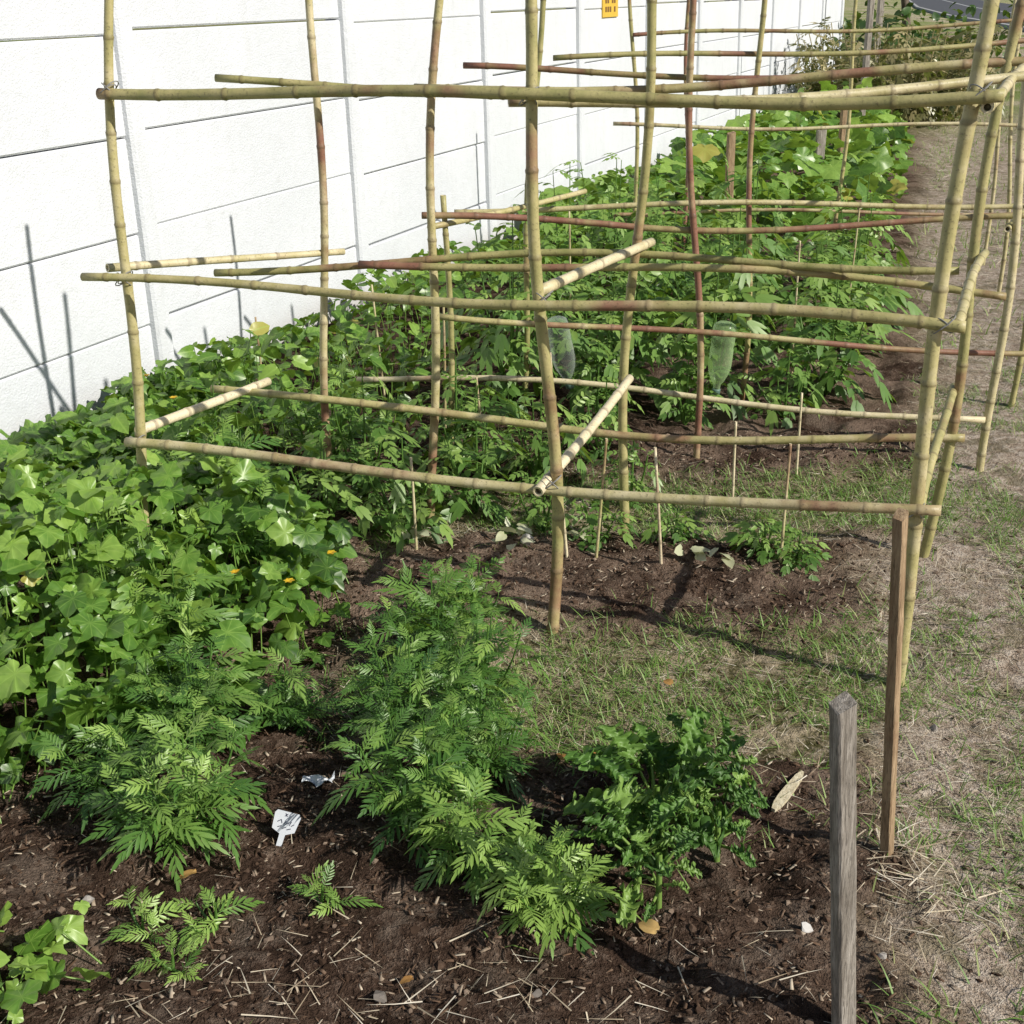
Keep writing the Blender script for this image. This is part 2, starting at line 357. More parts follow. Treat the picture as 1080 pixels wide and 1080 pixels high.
# ------------------------------------------------------------------ ground
def axis(a,b,st,lo,hi):
    c=list(np.arange(a,b,st)); s=st;x=a
    L=[]
    while x>lo: s*=1.25;x-=s;L.append(x)
    s=st;x=c[-1];R=[]
    while x<hi: s*=1.09 if x<b+8 else 1.25;x+=s;R.append(x)
    return np.array(L[::-1]+c+R)
gx=axis(-1.6,2.3,.012,-400,400);gy=axis(1.5,5.2,.012,-300,900)
GX,GY=np.meshgrid(gx,gy);so,gr,pt=zones(GX,GY);GZ=gh(GX,GY)
far=sstep(30,60,np.hypot(GX,GY));GZ=GZ*(1-far)
nx=len(gx);ny=len(gy);idx=np.arange(nx*ny).reshape(ny,nx)
Q=np.stack([idx[:-1,:-1],idx[:-1,1:],idx[1:,1:],idx[1:,:-1]],-1).reshape(-1,4)
warm=np.clip(sstep(2.6,3.0,GY)*sstep(4.2,3.8,GY)+sstep(.3,.7,GX)*.8,0,1)
np_mesh("ground",np.stack([GX,GY,GZ],-1).reshape(-1,3),Q,ground_mat(),np.stack([so,gr,pt,warm],-1).reshape(-1,4))
def strip(name,pts,mat,z):
    V=[];Fc=[]
    for a,b in pts: V+=[(*a,z),(*b,z)]
    for k in range(len(pts)-1): q=2*k;Fc.append((q,q+1,q+3,q+2))
    me=bpy.data.meshes.new(name);me.from_pydata(V,[],Fc);me.materials.append(mat);return me
def asphalt():
    m,nt=newmat("asphalt");g=N(nt);co=g.n('ShaderNodeNewGeometry').outputs['Position'];n1=g.noise(.6,5,co);n2=g.noise(60,3,co)
    c=g.mix(n1,(.05,.05,.055),(.09,.09,.095));c=g.mix(g.math('MULTIPLY',n2,.3),c,(.14,.14,.14));p=g.n('ShaderNodeBsdfPrincipled');g.l(c,p.inputs['Base Color']);p.inputs['Roughness'].default_value=.85
    o=g.n('ShaderNodeOutputMaterial');g.l(p.outputs[0],o.inputs[0]);return m
left=[(16,30),(19.5,50),(25,75),(34,110),(60,200)];
road=empty("road")
me=strip("carriageway",[((x,y),(x+7.5,y-2)) for x,y in left],asphalt(),.03);link(bpy.data.objects.new("carriageway",me),road)
V=[];Fc=[]
for x,y in left: V+=[(x-.25,y,-.05),(x-.25,y,.14),(x-.02,y,.14),(x-.02,y,-.05)]
for k in range(len(left)-1):
    for q in range(3): a=4*k+q;Fc.append((a,a+1,a+5,a+4))
me=bpy.data.meshes.new("kerb");me.from_pydata(V,[],Fc);me.materials.append(plain("kerb_concrete",(.42,.41,.39),.85));link(bpy.data.objects.new("kerb",me),road)
me=strip("painted_line",[((x+3.7,y-1),(x+3.85,y-1.04)) for x,y in left],plain("road_paint",(.6,.6,.57),.7),.036);link(bpy.data.objects.new("painted_line",me),road)
# ------------------------------------------------------------------ wall
mw=wall_mat();wall=empty("precast_wall")
wd=np.array([.3908,.9205]);wn=np.array([.9205,-.3908])
def P(s,t,z):
    q=np.array([-1.9,4.4])+wd*s+wn*t; return (q[0],q[1],z)
def box_w(V,F,s0,s1,t0,t1,z0,z1,b=.006):
    o=len(V)
    for s,z in ((s0,z0),(s1,z0),(s1,z1),(s0,z1)): V.append(P(s,t0,z))
    for s,z in ((s0,z0),(s1,z0),(s1,z1),(s0,z1)): V.append(P(s,t1-b,z))
    for s,z in ((s0+b,z0+b),(s1-b,z0+b),(s1-b,z1-b),(s0+b,z1-b)): V.append(P(s,t1,z))
    for a in (0,4):
        for k in range(4): j=(k+1)%4;F.append((o+a+k,o+a+j,o+a+4+j,o+a+4+k))
    F.append((o+8,o+9,o+10,o+11));F.append((o+3,o+2,o+1,o))
s_first=(5.36-4.4)/.9205; bay=1.79
posts=[s_first+bay*k for k in range(-4,11)]
V=[];F=[]
rw=random.Random(3)
for k in range(len(posts)-1):
    j=rw.uniform(-.015,.015)
    zb=[-.2,-.012,.363,.745,1.13,1.515,1.895]
    for c in range(6):
        jj=rw.uniform(-.004,.004)
        box_w(V,F,posts[k]+.02,posts[k+1]-.02,-.045,rw.uniform(-.004,.004),zb[c]+j+.002,zb[c+1]+j-.003+jj,.007)
me=bpy.data.meshes.new("concrete_planks");me.from_pydata(V,[],F);me.materials.append(mw);link(bpy.data.objects.new("concrete_planks",me),wall)
V=[];F=[]
for s in posts: box_w(V,F,s-.05,s+.05,-.08,.035,-.2,1.93,.012)
me=bpy.data.meshes.new("concrete_posts");me.from_pydata(V,[],F);me.materials.append(mw);link(bpy.data.objects.new("concrete_posts",me),wall)
sg=empty("house_number_sign")
ss=(10.75-4.4)/.9205+.25
V=[];F=[];box_w(V,F,ss-.19,ss+.19,.003,.015,1.44,1.72,.002)
me=bpy.data.meshes.new("plate");me.from_pydata(V,[],F);me.materials.append(plain("sign_yellow",(.70,.45,.06),.5));link(bpy.data.objects.new("plate",me),sg)
V=[];F=[]
for r_ in range(3):
    for c_ in range(5):
        if (r_*5+c_)%4==3: continue
        box_w(V,F,ss-.14+.055*c_,ss-.14+.055*c_+.034,.015,.018,1.48+.065*r_,1.48+.065*r_+.04,.0005)
me=bpy.data.meshes.new("lettering");me.from_pydata(V,[],F);me.materials.append(plain("sign_dark",(.2,.1,.03),.6));link(bpy.data.objects.new("lettering",me),sg)
# ------------------------------------------------------------------ bamboo
def catmull(pts,n=10):
    p=[Vector(q) for q in pts]
    if len(p)==2: return [p[0].lerp(p[1],k/n) for k in range(n+1)]
    p=[p[0]*2-p[1]]+p+[p[-1]*2-p[-2]];o=[]
    for i in range(1,len(p)-2):
        for k in range(n):
            t=k/n;o.append(.5*((2*p[i])+(p[i+1]-p[i-1])*t+(2*p[i-1]-5*p[i]+4*p[i+1]-p[i+2])*t*t+(3*p[i]-p[i-1]-3*p[i+1]+p[i+2])*t**3))
    o.append(p[-2]);return o
def bamboo(name,pts,r0,r1,tint=.5,red=.35,parent=None,inter=None,seed=None,wob=.014):
    rs=random.Random(seed if seed is not None else name+str(pts))
    c=catmull(pts);L=[0]
    for a,b in zip(c,c[1:]): L.append(L[-1]+(b-a).length)
    tot=L[-1];r0*=.80;r1*=.80
    def at(s):
        s=max(0,min(tot,s))
        for k in range(len(L)-1):
            if s<=L[k+1] or k==len(L)-2:
                q=(s-L[k])/max(1e-6,L[k+1]-L[k]);return c[k].lerp(c[k+1],q)
    inter=inter or rs.uniform(.11,.17)
    st=[(0,1,0)];s=rs.uniform(.03,.1)
    while s<tot-.02:
        st+=[(s-.010,.99,.1),(s-.004,1.07,.8),(s+.001,1.12,.7),(s+.006,.98,.6),(s+.014,.96,.15),(s+inter*.5,.95,0)]
        s+=inter*rs.uniform(.75,1.25)
    st=[q for q in st if 0<=q[0]<tot-.001]+[(tot,1,0)]
    st.sort();n=12;V=[];A=[];ph=rs.uniform(0,6);ph2=rs.uniform(0,6)
    wob=min(wob,tot*.009)
    tan=(c[-1]-c[0]).normalized();up=Vector((0,0,1)) if abs(tan.z)<.8 else Vector((0,1,0))
    X=tan.cross(up).normalized();Z=X.cross(tan)
    def ring(s,rr,u,v):
        q=at(s)+X*wob*math.sin(s*4.6+ph)+Z*wob*math.sin(s*3.4+ph2)
        rad=rr*(r0+(r1-r0)*s/tot)
        for i in range(n):
            a=2*math.pi*i/n;V.append(q+(X*math.cos(a)+Z*math.sin(a))*rad);A.append((u,v,tint,red))
    ring(.012,.55,.9,0);ring(0,.62,.2,1);ring(0,.98,.2,1)
    for s,rr,u in st: ring(s,rr,u,0)
    ring(tot,.98,.2,1);ring(tot,.62,.2,1);ring(tot-.012,.55,.9,0)
    nr=len(V)//n;Fq=[]
    for k in range(nr-1):
        for i in range(n): j=(i+1)%n;Fq.append((k*n+i,k*n+j,(k+1)*n+j,(k+1)*n+i))
    me=bpy.data.meshes.new(name);me.from_pydata([v[:] for v in V],[],Fq+[tuple(range(n)),tuple(range((nr-1)*n,nr*n))[::-1]])
    a=me.attributes.new("lf",'FLOAT_COLOR','POINT');a.data.foreach_set("color",np.array(A,np.float32).ravel())
    me.polygons.foreach_set("use_smooth",[True]*len(me.polygons));me.materials.append(m_bam)
    return link(bpy.data.objects.new(name,me),parent)
m_tie=plain("binding_wire",(.25,.24,.22),.6)
def tie(p,r,parent,ax=(1,0,.6)):
    bpy.ops.mesh.primitive_torus_add(major_radius=r,minor_radius=.0016,major_segments=16,minor_segments=5,location=p)
    o=bpy.context.object;o.name="tie";o.rotation_euler=Vector(ax).to_track_quat('Z','Y').to_euler();o.data.materials.append(m_tie);o.parent=parent
TA=empty("bamboo_trellis")
b=lambda n,p,r0=.018,r1=.016,t=.5,red=.33,par=TA,**k: bamboo(n,p,r0,r1,t,red,par,**k)
b("post_1",[(-1.09,3.45,-.15),(-1.03,3.45,.96),(-.955,3.45,1.80)],.021,.015,.55,.38)
b("post_2",[(.10,3.05,-.15),(.105,3.05,.45),(.08,3.05,1.18),(.055,3.05,1.80)],.021,.017,.6,.40)
b("post_3",[(.955,2.75,-.15),(.93,2.75,.47),(.97,2.75,1.12),(1.0,2.75,1.80)],.022,.020,.68,.35)
b("post_4",[(-.60,3.95,-.1),(-.57,3.95,.8),(-.52,3.95,1.85)],.017,.014,.5,.38)
b("post_5",[(-.26,3.85,-.1),(-.22,3.85,.9),(-.14,3.85,1.85)],.018,.015,.45,.40)
b("post_6",[(.34,3.70,-.1),(.37,3.7,.7),(.43,3.70,1.85)],.019,.016,.45,.42)
b("post_7",[(1.24,3.50,-.15),(1.29,3.5,.78),(1.36,3.50,1.80)],.020,.017,.6,.38)
b("rail_top_front",[(-1.03,3.415,1.415),(-.4,3.2,1.40),(.06,3.01,1.388),(.6,2.86,1.385),(1.03,2.72,1.40)],.018,.017,.6,.42)
b("rail_mid_front",[(-1.13,3.41,.925),(-.5,3.23,.925),(.09,3.01,.925),(1.0,2.71,.905)],.014,.018,.4,.39)
b("rail_low_front",[(-1.09,3.41,.46),(-.4,3.19,.445),(.11,3.01,.447),(.99,2.71,.468)],.018,.016,.45,.44)
b("brace_low_left",[(-1.07,3.50,.475),(-.78,3.98,.47)],.019,.017,.8,.2)
b("brace_mid_left",[(-1.09,3.48,.94),(-.50,4.0,.885)],.015,.013,.65,.3)
b("rail_mid_back",[(-.90,3.915,.85),(.1,3.78,.885),(1.24,3.46,.89)],.015,.014,.4,.42)
b("rail_mid_back_2",[(-.44,3.82,.875),(.43,3.665,.87),(1.38,3.46,.805)],.015,.014,.45,.49)
b("brace_mid",[(.085,3.09,.935),(.43,3.78,.915)],.018,.017,.95,.1)
b("brace_low",[(.07,3.0,.445),(.36,3.66,.535)],.018,.016,.95,.12)
b("rail_low_back",[(-.95,3.92,.465),(-.2,3.8,.40),(.46,3.665,.36),(1.31,3.46,.375)],.016,.016,.5,.44)
b("rail_top_left",[(-.83,3.91,1.40),(.10,3.80,1.345)],.014,.012,.45,.42)
b("rail_top_back",[(-.24,3.81,1.365),(.60,3.66,1.372),(1.65,3.46,1.412)],.017,.015,.5,.46)
b("brace_top_right",[(.99,2.72,1.37),(1.40,3.55,1.40)],.016,.015,.6,.33)
b("rail_top_inner",[(.02,3.12,1.37),(.8,3.2,1.375),(1.5,3.3,1.385)],.017,.015,.5,.42)
b("brace_low_right",[(.955,2.74,.47),(1.28,3.53,.52)],.016,.015,.5,.35)
b("brace_mid_right",[(.985,2.74,.915),(1.34,3.54,.90)],.016,.015,.7,.25)
for p in [(-1.0,3.43,1.41),(.065,3.03,1.392),(.985,2.735,1.395),(-1.06,3.43,.46),(.105,3.03,.452),(.935,2.735,.468),(-1.03,3.43,.925),(.09,3.03,.925),(.96,2.73,.91)]:
    tie(p,.024,TA,(.9,.3,.9));tie((p[0]+.004,p[1],p[2]+.004),.025,TA,(-.8,.3,.9));tie((p[0]-.003,p[1],p[2]-.003),.0245,TA,(-.7,.35,.9))
TB=empty("bamboo_trellis.001")
b("post_1",[(.69,4.38,-.1),(.65,4.38,.9),(.61,4.38,1.85)],.016,.014,.4,.56,TB)
b("post_2",[(1.69,4.25,-.15),(1.69,4.25,1.13),(1.72,4.25,1.85)],.019,.017,.6,.38,TB)
b("post_3",[(.95,5.0,-.1),(.97,5.0,1.85)],.015,.013,.4,.48,TB)
b("post_4",[(.04,5.0,-.1),(.17,5.0,1.85)],.015,.013,.5,.4,TB)
b("post_5",[(2.06,5.0,-.1),(2.12,5.0,1.85)],.016,.014,.55,.38,TB)
b("post_6",[(-.22,4.45,-.1),(-.2,4.45,.98)],.014,.013,.55,.38,TB)
b("rail_1",[(-.28,4.415,.91),(.3,4.43,.87),(.74,4.41,.855),(1.88,4.28,.87)],.015,.013,.4,.56,TB)
b("rail_2",[(-.19,4.97,.855),(.9,4.96,.84),(2.2,4.96,.815)],.014,.013,.6,.42,TB)
b("rail_3",[(-.24,4.35,.60),(.65,4.34,.49),(1.9,4.28,.41)],.014,.013,.4,.50,TB)
b("rail_4",[(-.58,4.7,.27),(.22,4.5,.28),(1.66,4.215,.18)],.014,.014,.6,.38,TB)
b("rail_5",[(-.12,4.5,1.385),(.55,4.42,1.35),(1.8,4.29,1.36)],.013,.012,.35,.58,TB)
b("rail_6",[(.2,5.03,1.38),(2.2,5.03,1.4)],.013,.012,.55,.45,TB)
b("brace_1",[(-.26,4.38,.885),(.32,5.04,.90)],.014,.013,.7,.3,TB)
b("brace_2",[(1.66,4.22,.86),(2.12,5.02,.84)],.014,.013,.6,.3,TB)
b("brace_3",[(1.7,4.22,1.38),(2.14,5.04,1.40)],.014,.013,.6,.3,TB)
TC=empty("bamboo_trellis.002")
for k,(x,y,r) in enumerate([(.75,7.1,.38),(1.08,7.7,.5),(1.85,7.2,.38),(2.75,7.0,.36),(2.95,7.8,.4)]):
    b("post_%d"%(k+1),[(x,y,-.1),(x+.06*((k%3)-1),y,1.8)],.015,.013,.5,r,TC)
b("rail_1",[(.6,7.08,.95),(2.9,6.97,.9)],.013,.012,.5,.4,TC);b("rail_2",[(.7,7.08,1.40),(2.9,6.98,1.42)],.013,.012,.5,.45,TC)
b("rail_3",[(.6,7.08,.5),(2.9,6.96,.45)],.013,.012,.5,.5,TC)
for k,(x,y,h,dx,dy) in enumerate([(.17,3.49,.62,-.05,.05),(.44,3.41,.36,-.03,0),(.78,3.40,.36,.02,.02),(1.01,4.2,.30,0,0),(-.09,4.3,.34,-.02,0),(-1.0,5.0,.42,0,0),(-.52,5.2,.5,-.03,0),(.24,3.5,.38,.04,0),(.75,4.0,.3,0,0),(-.25,4.6,.55,.02,0),(1.25,5.4,.6,0,0),(1.6,5.9,.65,.03,0),(.3,5.9,.7,0,0),(-.3,3.6,.3,0,0)]):
    z=float(gh(x,y));bamboo("cane_stake",[(x,y,z-.1),(x+dx,y+dy,z+h)],.0065,.005,.75,.42,None,inter=.12,wob=.002)
# ------------------------------------------------------------------ wooden stakes
def stake(name,base,top,wx,wy,mat,rot=0,seed=0):
    rs=random.Random(seed);base=Vector(base);top=Vector(top);n=24;V=[];F=[]
    prof=[(-1,-.8),(-.8,-1),(.8,-1),(1,-.8),(1,.8),(.8,1),(-.8,1),(-1,.8)];c,s=math.cos(rot),math.sin(rot)
    for k in range(n+1):
        q=base.lerp(top,k/n)
        for (a,d) in prof:
            x=a*wx/2+rs.uniform(-.0006,.0006);y=d*wy/2+rs.uniform(-.0006,.0006)
            dz=(.006*a+.003*d+rs.uniform(-.003,.003)) if k==n else 0
            V.append((q.x+x*c-y*s-base.x,q.y+x*s+y*c-base.y,q.z+dz-base.z))
    for k in range(n):
        for i in range(8): j=(i+1)%8;F.append((k*8+i,k*8+j,k*8+8+j,k*8+8+i))
    F.append(tuple(range(n*8,n*8+8)));F.append(tuple(range(8))[::-1])
    me=bpy.data.meshes.new(name);me.from_pydata(V,[],F);me.materials.append(mat);o=link(bpy.data.objects.new(name,me));o.location=base;return o
stake("wooden_stake",(.528,1.60,-.12),(.472,1.60,.640),.032,.028,m_grey,.35,1)
stake("wooden_stake",(.715,2.03,-.1),(.672,2.03,.755),.024,.020,m_brown,.9,2)
stake("wooden_stake",(2.41,10.0,-.1),(2.43,10,.62),.07,.04,m_grey,.2,3)
stake("wooden_stake",(2.85,11.0,-.1),(2.85,11,.68),.05,.05,m_brown,.2,4)
stake("wooden_stake",(1.5,8.6,-.1),(1.5,8.6,.75),.05,.04,m_brown,.2,6)
stake("wooden_post",(3.95,14.5,-.1),(3.97,14.5,1.95),.06,.06,m_grey,.2,5)
stake("wooden_post",(5.6,20.,-.1),(5.62,20.,2.1),.08,.08,m_grey,.2,7)
# ------------------------------------------------------------------ plants
UP=np.array([0,0,1.])
R=random.Random(21)
def rv(s=1): return np.array([R.uniform(-s,s),R.uniform(-s,s),R.uniform(-s,s)])
SUNH=np.array([.84,-.54,0.])
def inpoly(x,y,poly):
    c=False;j=len(poly)-1
    for i in range(len(poly)):
        xi,yi=poly[i];xj,yj=poly[j]
        if (yi>y)!=(yj>y) and x<(xj-xi)*(y-yi)/(yj-yi)+xi:c=not c
        j=i
    return c
def pd(x,y,poly):
    d=9
    for i in range(len(poly)):
        ax,ay=poly[i-1];bx,by=poly[i];vx,vy=bx-ax,by-ay;t=max(0,min(1,((x-ax)*vx+(y-ay)*vy)/(vx*vx+vy*vy)));d=min(d,math.hypot(x-ax-vx*t,y-ay-vy*t))
    return d
def vine_mass(name,poly,dens,hmax,size,tpls,mat,tone=.5,seed=0,hmin=.06,wl=.5):
    B=Batch();xs=[p[0] for p in poly];ys=[p[1] for p in poly]
    area=(max(xs)-min(xs))*(max(ys)-min(ys));n=int(area*dens)
    for k in range(n):
        x=R.uniform(min(xs),max(xs));y=R.uniform(min(ys),max(ys))
        dw=(x-float(wall_x(y)))*.92
        if not inpoly(x,y,poly) or dw<.07: continue
        e=min(1,pd(x,y,poly)/.28)
        cl=float(fbm(x,y,2.6,seed+3,3));hh=hmin+(hmax-hmin)*(.15+1.6*(cl-.18))*(.35+.65*e)
        hh*=wl+(1-wl)*min(1,max(0,dw-.1)/.9)
        if R.random()<.25*(1-e): continue
        u=R.random();z=hh*(1-.85*u*u)*R.uniform(.9,1.12)
        g0=float(gh(x,y));s=size*R.choice((.55,.75,.9,1.,1.15,1.3))*R.uniform(.9,1.1)*(1-.2*u)
        a=R.uniform(0,2*math.pi);d=np.array([math.cos(a),math.sin(a),R.uniform(-.75,.25)])
        up=UP*1.0+rv(.8)+SUNH*.15
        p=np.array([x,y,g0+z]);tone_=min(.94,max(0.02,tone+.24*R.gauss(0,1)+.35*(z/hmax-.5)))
        al=.99 if R.random()<.006 else .5
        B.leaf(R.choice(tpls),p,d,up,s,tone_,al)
        if R.random()<.3 and y<6:
            q=p-np.array([d[0],d[1],0])*R.uniform(.02,.08);q[2]=g0;B.stick(q,p,.0022,.35)
    return B.bake(name,mat)
left_poly=[(-2.9,1.9),(-1.25,2.2),(-.95,2.36),(-.72,2.58),(-.50,2.86),(-.46,3.3),(-.55,3.6),(-.75,3.9),(-1.0,4.4),(-1.1,5.4),(-1.2,5.9),(-2.2,4.4)]
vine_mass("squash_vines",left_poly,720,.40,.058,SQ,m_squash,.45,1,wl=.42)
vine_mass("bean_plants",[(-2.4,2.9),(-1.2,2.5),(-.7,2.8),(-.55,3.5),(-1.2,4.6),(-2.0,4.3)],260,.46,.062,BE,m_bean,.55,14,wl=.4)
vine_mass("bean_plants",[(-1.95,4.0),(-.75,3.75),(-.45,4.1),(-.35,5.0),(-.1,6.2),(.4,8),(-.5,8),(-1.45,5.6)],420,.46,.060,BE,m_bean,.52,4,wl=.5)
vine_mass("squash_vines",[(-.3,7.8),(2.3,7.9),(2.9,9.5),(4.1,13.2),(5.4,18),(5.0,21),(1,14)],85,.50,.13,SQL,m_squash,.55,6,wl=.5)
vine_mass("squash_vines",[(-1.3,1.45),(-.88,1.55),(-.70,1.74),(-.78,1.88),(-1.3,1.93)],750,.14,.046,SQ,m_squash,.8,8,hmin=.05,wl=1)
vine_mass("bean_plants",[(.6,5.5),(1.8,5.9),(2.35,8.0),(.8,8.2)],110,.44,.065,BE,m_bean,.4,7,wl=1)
def pin_plant(B,x,y,h,spread,nst,L,tpls,tone,nl=9,stemr=.004,lift=.45):
    z0=float(gh(x,y))
    for k in range(nst):
        a=2*math.pi*(k+R.random()*.8)/nst;sp=spread*R.uniform(.35,1.1) if k else .1*spread
        hh=h*(R.uniform(.55,1.0) if k else 1)
        p0=np.array([x,y,z0]);p3=np.array([x+math.cos(a)*sp,y+math.sin(a)*sp,z0+hh]);pm=(p0+p3)/2+np.array([math.cos(a),math.sin(a),0])*sp*.25+np.array([0,0,-.05*hh])
        cur=[((1-t)**2)*p0+2*t*(1-t)*pm+t*t*p3 for t in np.linspace(0,1,5)]
        for i in range(4): B.stick(cur[i],cur[i+1],stemr*(1.2-.2*i),.45)
        az=R.uniform(0,6)
        for i in range(nl):
            t=.12+.88*(i+1)/nl; q=((1-t)**2)*p0+2*t*(1-t)*pm+t*t*p3
            az+=2.4+R.uniform(-.3,.3);el=lift+.7*t*R.uniform(.2,1.3)
            d=np.array([math.cos(az),math.sin(az),el]);d[:2]+=np.array([math.cos(a),math.sin(a)])*.4
            s=L*R.uniform(.6,1.2)*(1-.35*max(0,t-.7)/.3)
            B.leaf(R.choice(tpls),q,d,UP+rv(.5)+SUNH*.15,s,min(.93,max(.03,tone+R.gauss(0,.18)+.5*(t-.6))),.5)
def mari(x,y,h,spread,nst,L,tone,nl=9):
    B=Batch();pin_plant(B,x,y,h,spread,nst,L,MG,tone,nl);B.bake("marigold_plant",m_mari)
mari(-.20,2.18,.26,.13,9,.085,.48,13)
mari(-.09,2.36,.24,.13,9,.085,.44,13)
mari(-.25,2.52,.28,.12,9,.085,.42,13)
mari(-.10,2.66,.27,.12,9,.09,.44,13)
mari(-.22,2.92,.27,.12,9,.09,.46,13)
mari(-.12,3.08,.19,.11,7,.085,.48,10)
mari(-.68,2.17,.24,.15,10,.10,.58,12)
mari(-.74,2.50,.24,.14,9,.095,.42,12)
mari(-.55,2.62,.16,.12,7,.085,.45,10)
mari(-.86,2.33,.17,.10,6,.09,.45,9)
mari(.06,1.90,.12,.10,8,.09,.88,10)
mari(-.10,2.04,.16,.09,7,.085,.74,10)
mari(.01,2.00,.10,.06,4,.07,.7,6)
mari(-.38,1.95,.05,.05,3,.055,.75,4)
mari(-.57,1.90,.06,.05,3,.065,.85,4)
mari(-.62,1.78,.05,.05,3,.06,.9,4)
mari(-.70,1.88,.05,.05,3,.06,.9,4)
mari(-.85,2.85,.34,.12,6,.11,.55)
mari(-.93,3.8,.48,.15,7,.13,.65)
mari(-.62,4.2,.50,.15,7,.13,.6)
mari(-.72,3.35,.33,.12,6,.11,.55)
mari(-1.1,3.1,.36,.12,6,.11,.6)
def tom(x,y,h,spread,nst,L,tone,nl=8):
    B=Batch();pin_plant(B,x,y,h,spread,nst,L,TM,tone,nl,.005,.2);B.bake("tomato_plant",m_tom)
for (x,y,h,sp,n) in [(-.35,3.75,.32,.14,6),(-.12,3.97,.38,.15,6),(-.5,4.05,.44,.2,7),(-.2,4.32,.42,.18,7),(.10,4.2,.34,.14,6),(.10,3.74,.20,.09,4),(.27,3.62,.18,.07,4),(.40,3.98,.24,.09,4),(-.60,3.75,.31,.13,5),
    (.75,3.48,.09,.06,4),(.50,3.60,.09,.05,3),(.34,4.38,.30,.12,5),(.84,3.42,.11,.04,3)]:
    tom(x,y,h,sp,n,.11 if h>.3 else .075,.58)
for j in range(4):
    for i in range(5):
        x=.02+i*.44+R.uniform(-.1,.1)+j*.18;y=5.12+j*.68+R.uniform(-.12,.12)
        if x>path_x(y)-.2: continue
        tom(x,y,R.uniform(.45,.82),.22,7,.16,.6,10)
for i in range(4):
    tom(-.1+i*.40+R.uniform(-.08,.05),4.80+R.uniform(-.05,.05),R.uniform(.18,.34),.11,4,.10,.6,7)
def kale(x,y,s=1,n=24):
    B=Batch();z=float(gh(x,y))
    for k in range(n):
        a=k*2.4+R.uniform(-.4,.4);el=1.5-1.5*(k/n)+R.uniform(-.2,.2);d=np.array([math.cos(a),math.sin(a),el])
        q=np.array([x+math.cos(a)*.012,y+math.sin(a)*.012,z+.03+.07*(1-k/n)])
        e=q+d/np.linalg.norm(d)*R.uniform(.03,.075)*s;B.stick(q,e,.0035,.9)
        B.leaf(R.choice(KL),e,d,UP+rv(.5)+SUNH*.2,s*R.uniform(.07,.12),min(.9,max(.05,R.gauss(.5,.27))))
    B.stick((x,y,z-.02),(x,y,z+.12),.007,.8);B.bake("kale_plant",m_kale)
kale(.27,2.11,1.0,28);kale(.37,2.18,.8,18);kale(.22,1.97,.72,16);kale(.38,2.04,.55,12);kale(.25,1.90,.45,8)
B=Batch()
for (x,y) in [(.0,3.60),(-.02,3.52),(.03,3.57),(-.34,3.66),(-.30,3.62),(.56,3.42),(.53,3.46),(.2,3.60),(.62,3.4)]:
    for k in range(3): B.leaf(R.choice(BE),(x+R.uniform(-.03,.03),y+R.uniform(-.03,.03),float(gh(x,y))+R.uniform(.02,.07)),rv()*[1,1,.3],UP+rv(.8),R.uniform(.03,.045),R.random())
B.bake("wilted_leaves",m_wilt)
m_dryleaf=simple_attr_mat("dry_leaf",[(0,(.28,.13,.04)),(.5,(.50,.29,.10)),(1,(.60,.46,.20))],.6)
B=Batch()
for (x,y,s,t) in [(-.64,2.03,.036,.5),(.235,1.84,.036,.7),(.10,2.42,.035,.2),(.16,2.40,.03,.1),(.38,2.75,.025,.3),(-.2,1.75,.022,.2)]:
    B.leaf(R.choice(BE),(x,y,float(gh(x,y))+.02),rv()*[1,1,.1],UP+rv(.4),s,t)
B.bake("fallen_leaves",m_dryleaf)
B=Batch()
for (x,y,z) in [(-.58,2.98,.22),(-.72,3.0,.24),(-1.15,4.2,.36),(-.50,3.2,.2),(-1.35,4.6,.33)]:
    for k in range(6):
        a=k*1.047;B.leaf(BE[0],(x,y,z),(math.cos(a),math.sin(a),.5),UP,.016,R.random())
B.bake("squash_flowers",m_flower)
# ------------------------------------------------------------------ grass, straw, clods, chips
def scatter(n,x0,x1,y0,y1): return RNG.uniform(x0,x1,n),RNG.uniform(y0,y1,n)
def scat(B,tpls,x,y,smin,smax,t0,ts,e0,e1,dz=0,up='lean',U=.4):
    n=len(x);a=RNG.uniform(0,2*np.pi,n);z=gh(x,y)+dz+(RNG.uniform(0,.01,n) if up!='lean' else 0)
    hz=.7 if up=='lean' else 1.
    D=np.stack([np.cos(a)*hz,np.sin(a)*hz,RNG.uniform(e0,e1,n)],1)
    if up=='lean': UU=np.stack([-np.cos(a),-np.sin(a),np.full(n,.9)],1)
    else: UU=np.array([0,0,1.])+RNG.uniform(-U,U,(n,3))
    B.many(tpls,np.stack([x,y,z],1),D,UU,RNG.uniform(smin,smax,n),np.clip(RNG.normal(t0,ts,n),.02,.95))
B=Batch()
x,y=scatter(190000,-.5,2.6,1.55,5.6);so_,gr_,pt_=zones(x,y);cl=fbm(x,y,4.5,31,3)
prob=gr_*(.05+sstep(.44,.56,cl)*1.2)+pt_*sstep(.50,.60,cl)*.6+so_*sstep(.62,.70,cl)*.15
brk=sstep(.38,.52,fbm(x,y,8,57,3))
band=(np.exp(-((y-2.95)/.14)**2)*(x>.05)*(x<.98)*1.2+np.exp(-((y-3.95)/.2)**2)*(x>.45)*(x<1.8)*1.2+np.exp(-(((x+.40)/.10)**2+((y-2.75)/.20)**2))*1.3+np.exp(-(((x-1.0)/.14)**2+((y-1.95)/.35)**2))+np.exp(-(((x-1.15)/.1)**2+((y-3.1)/.25)**2))*.6+np.exp(-(((x-.15)/.14)**2+((y-2.55)/.15)**2))*1.0)*brk
keep=RNG.random(len(x))<np.clip(prob+band,0,1.2)*.5*(x>-.55)
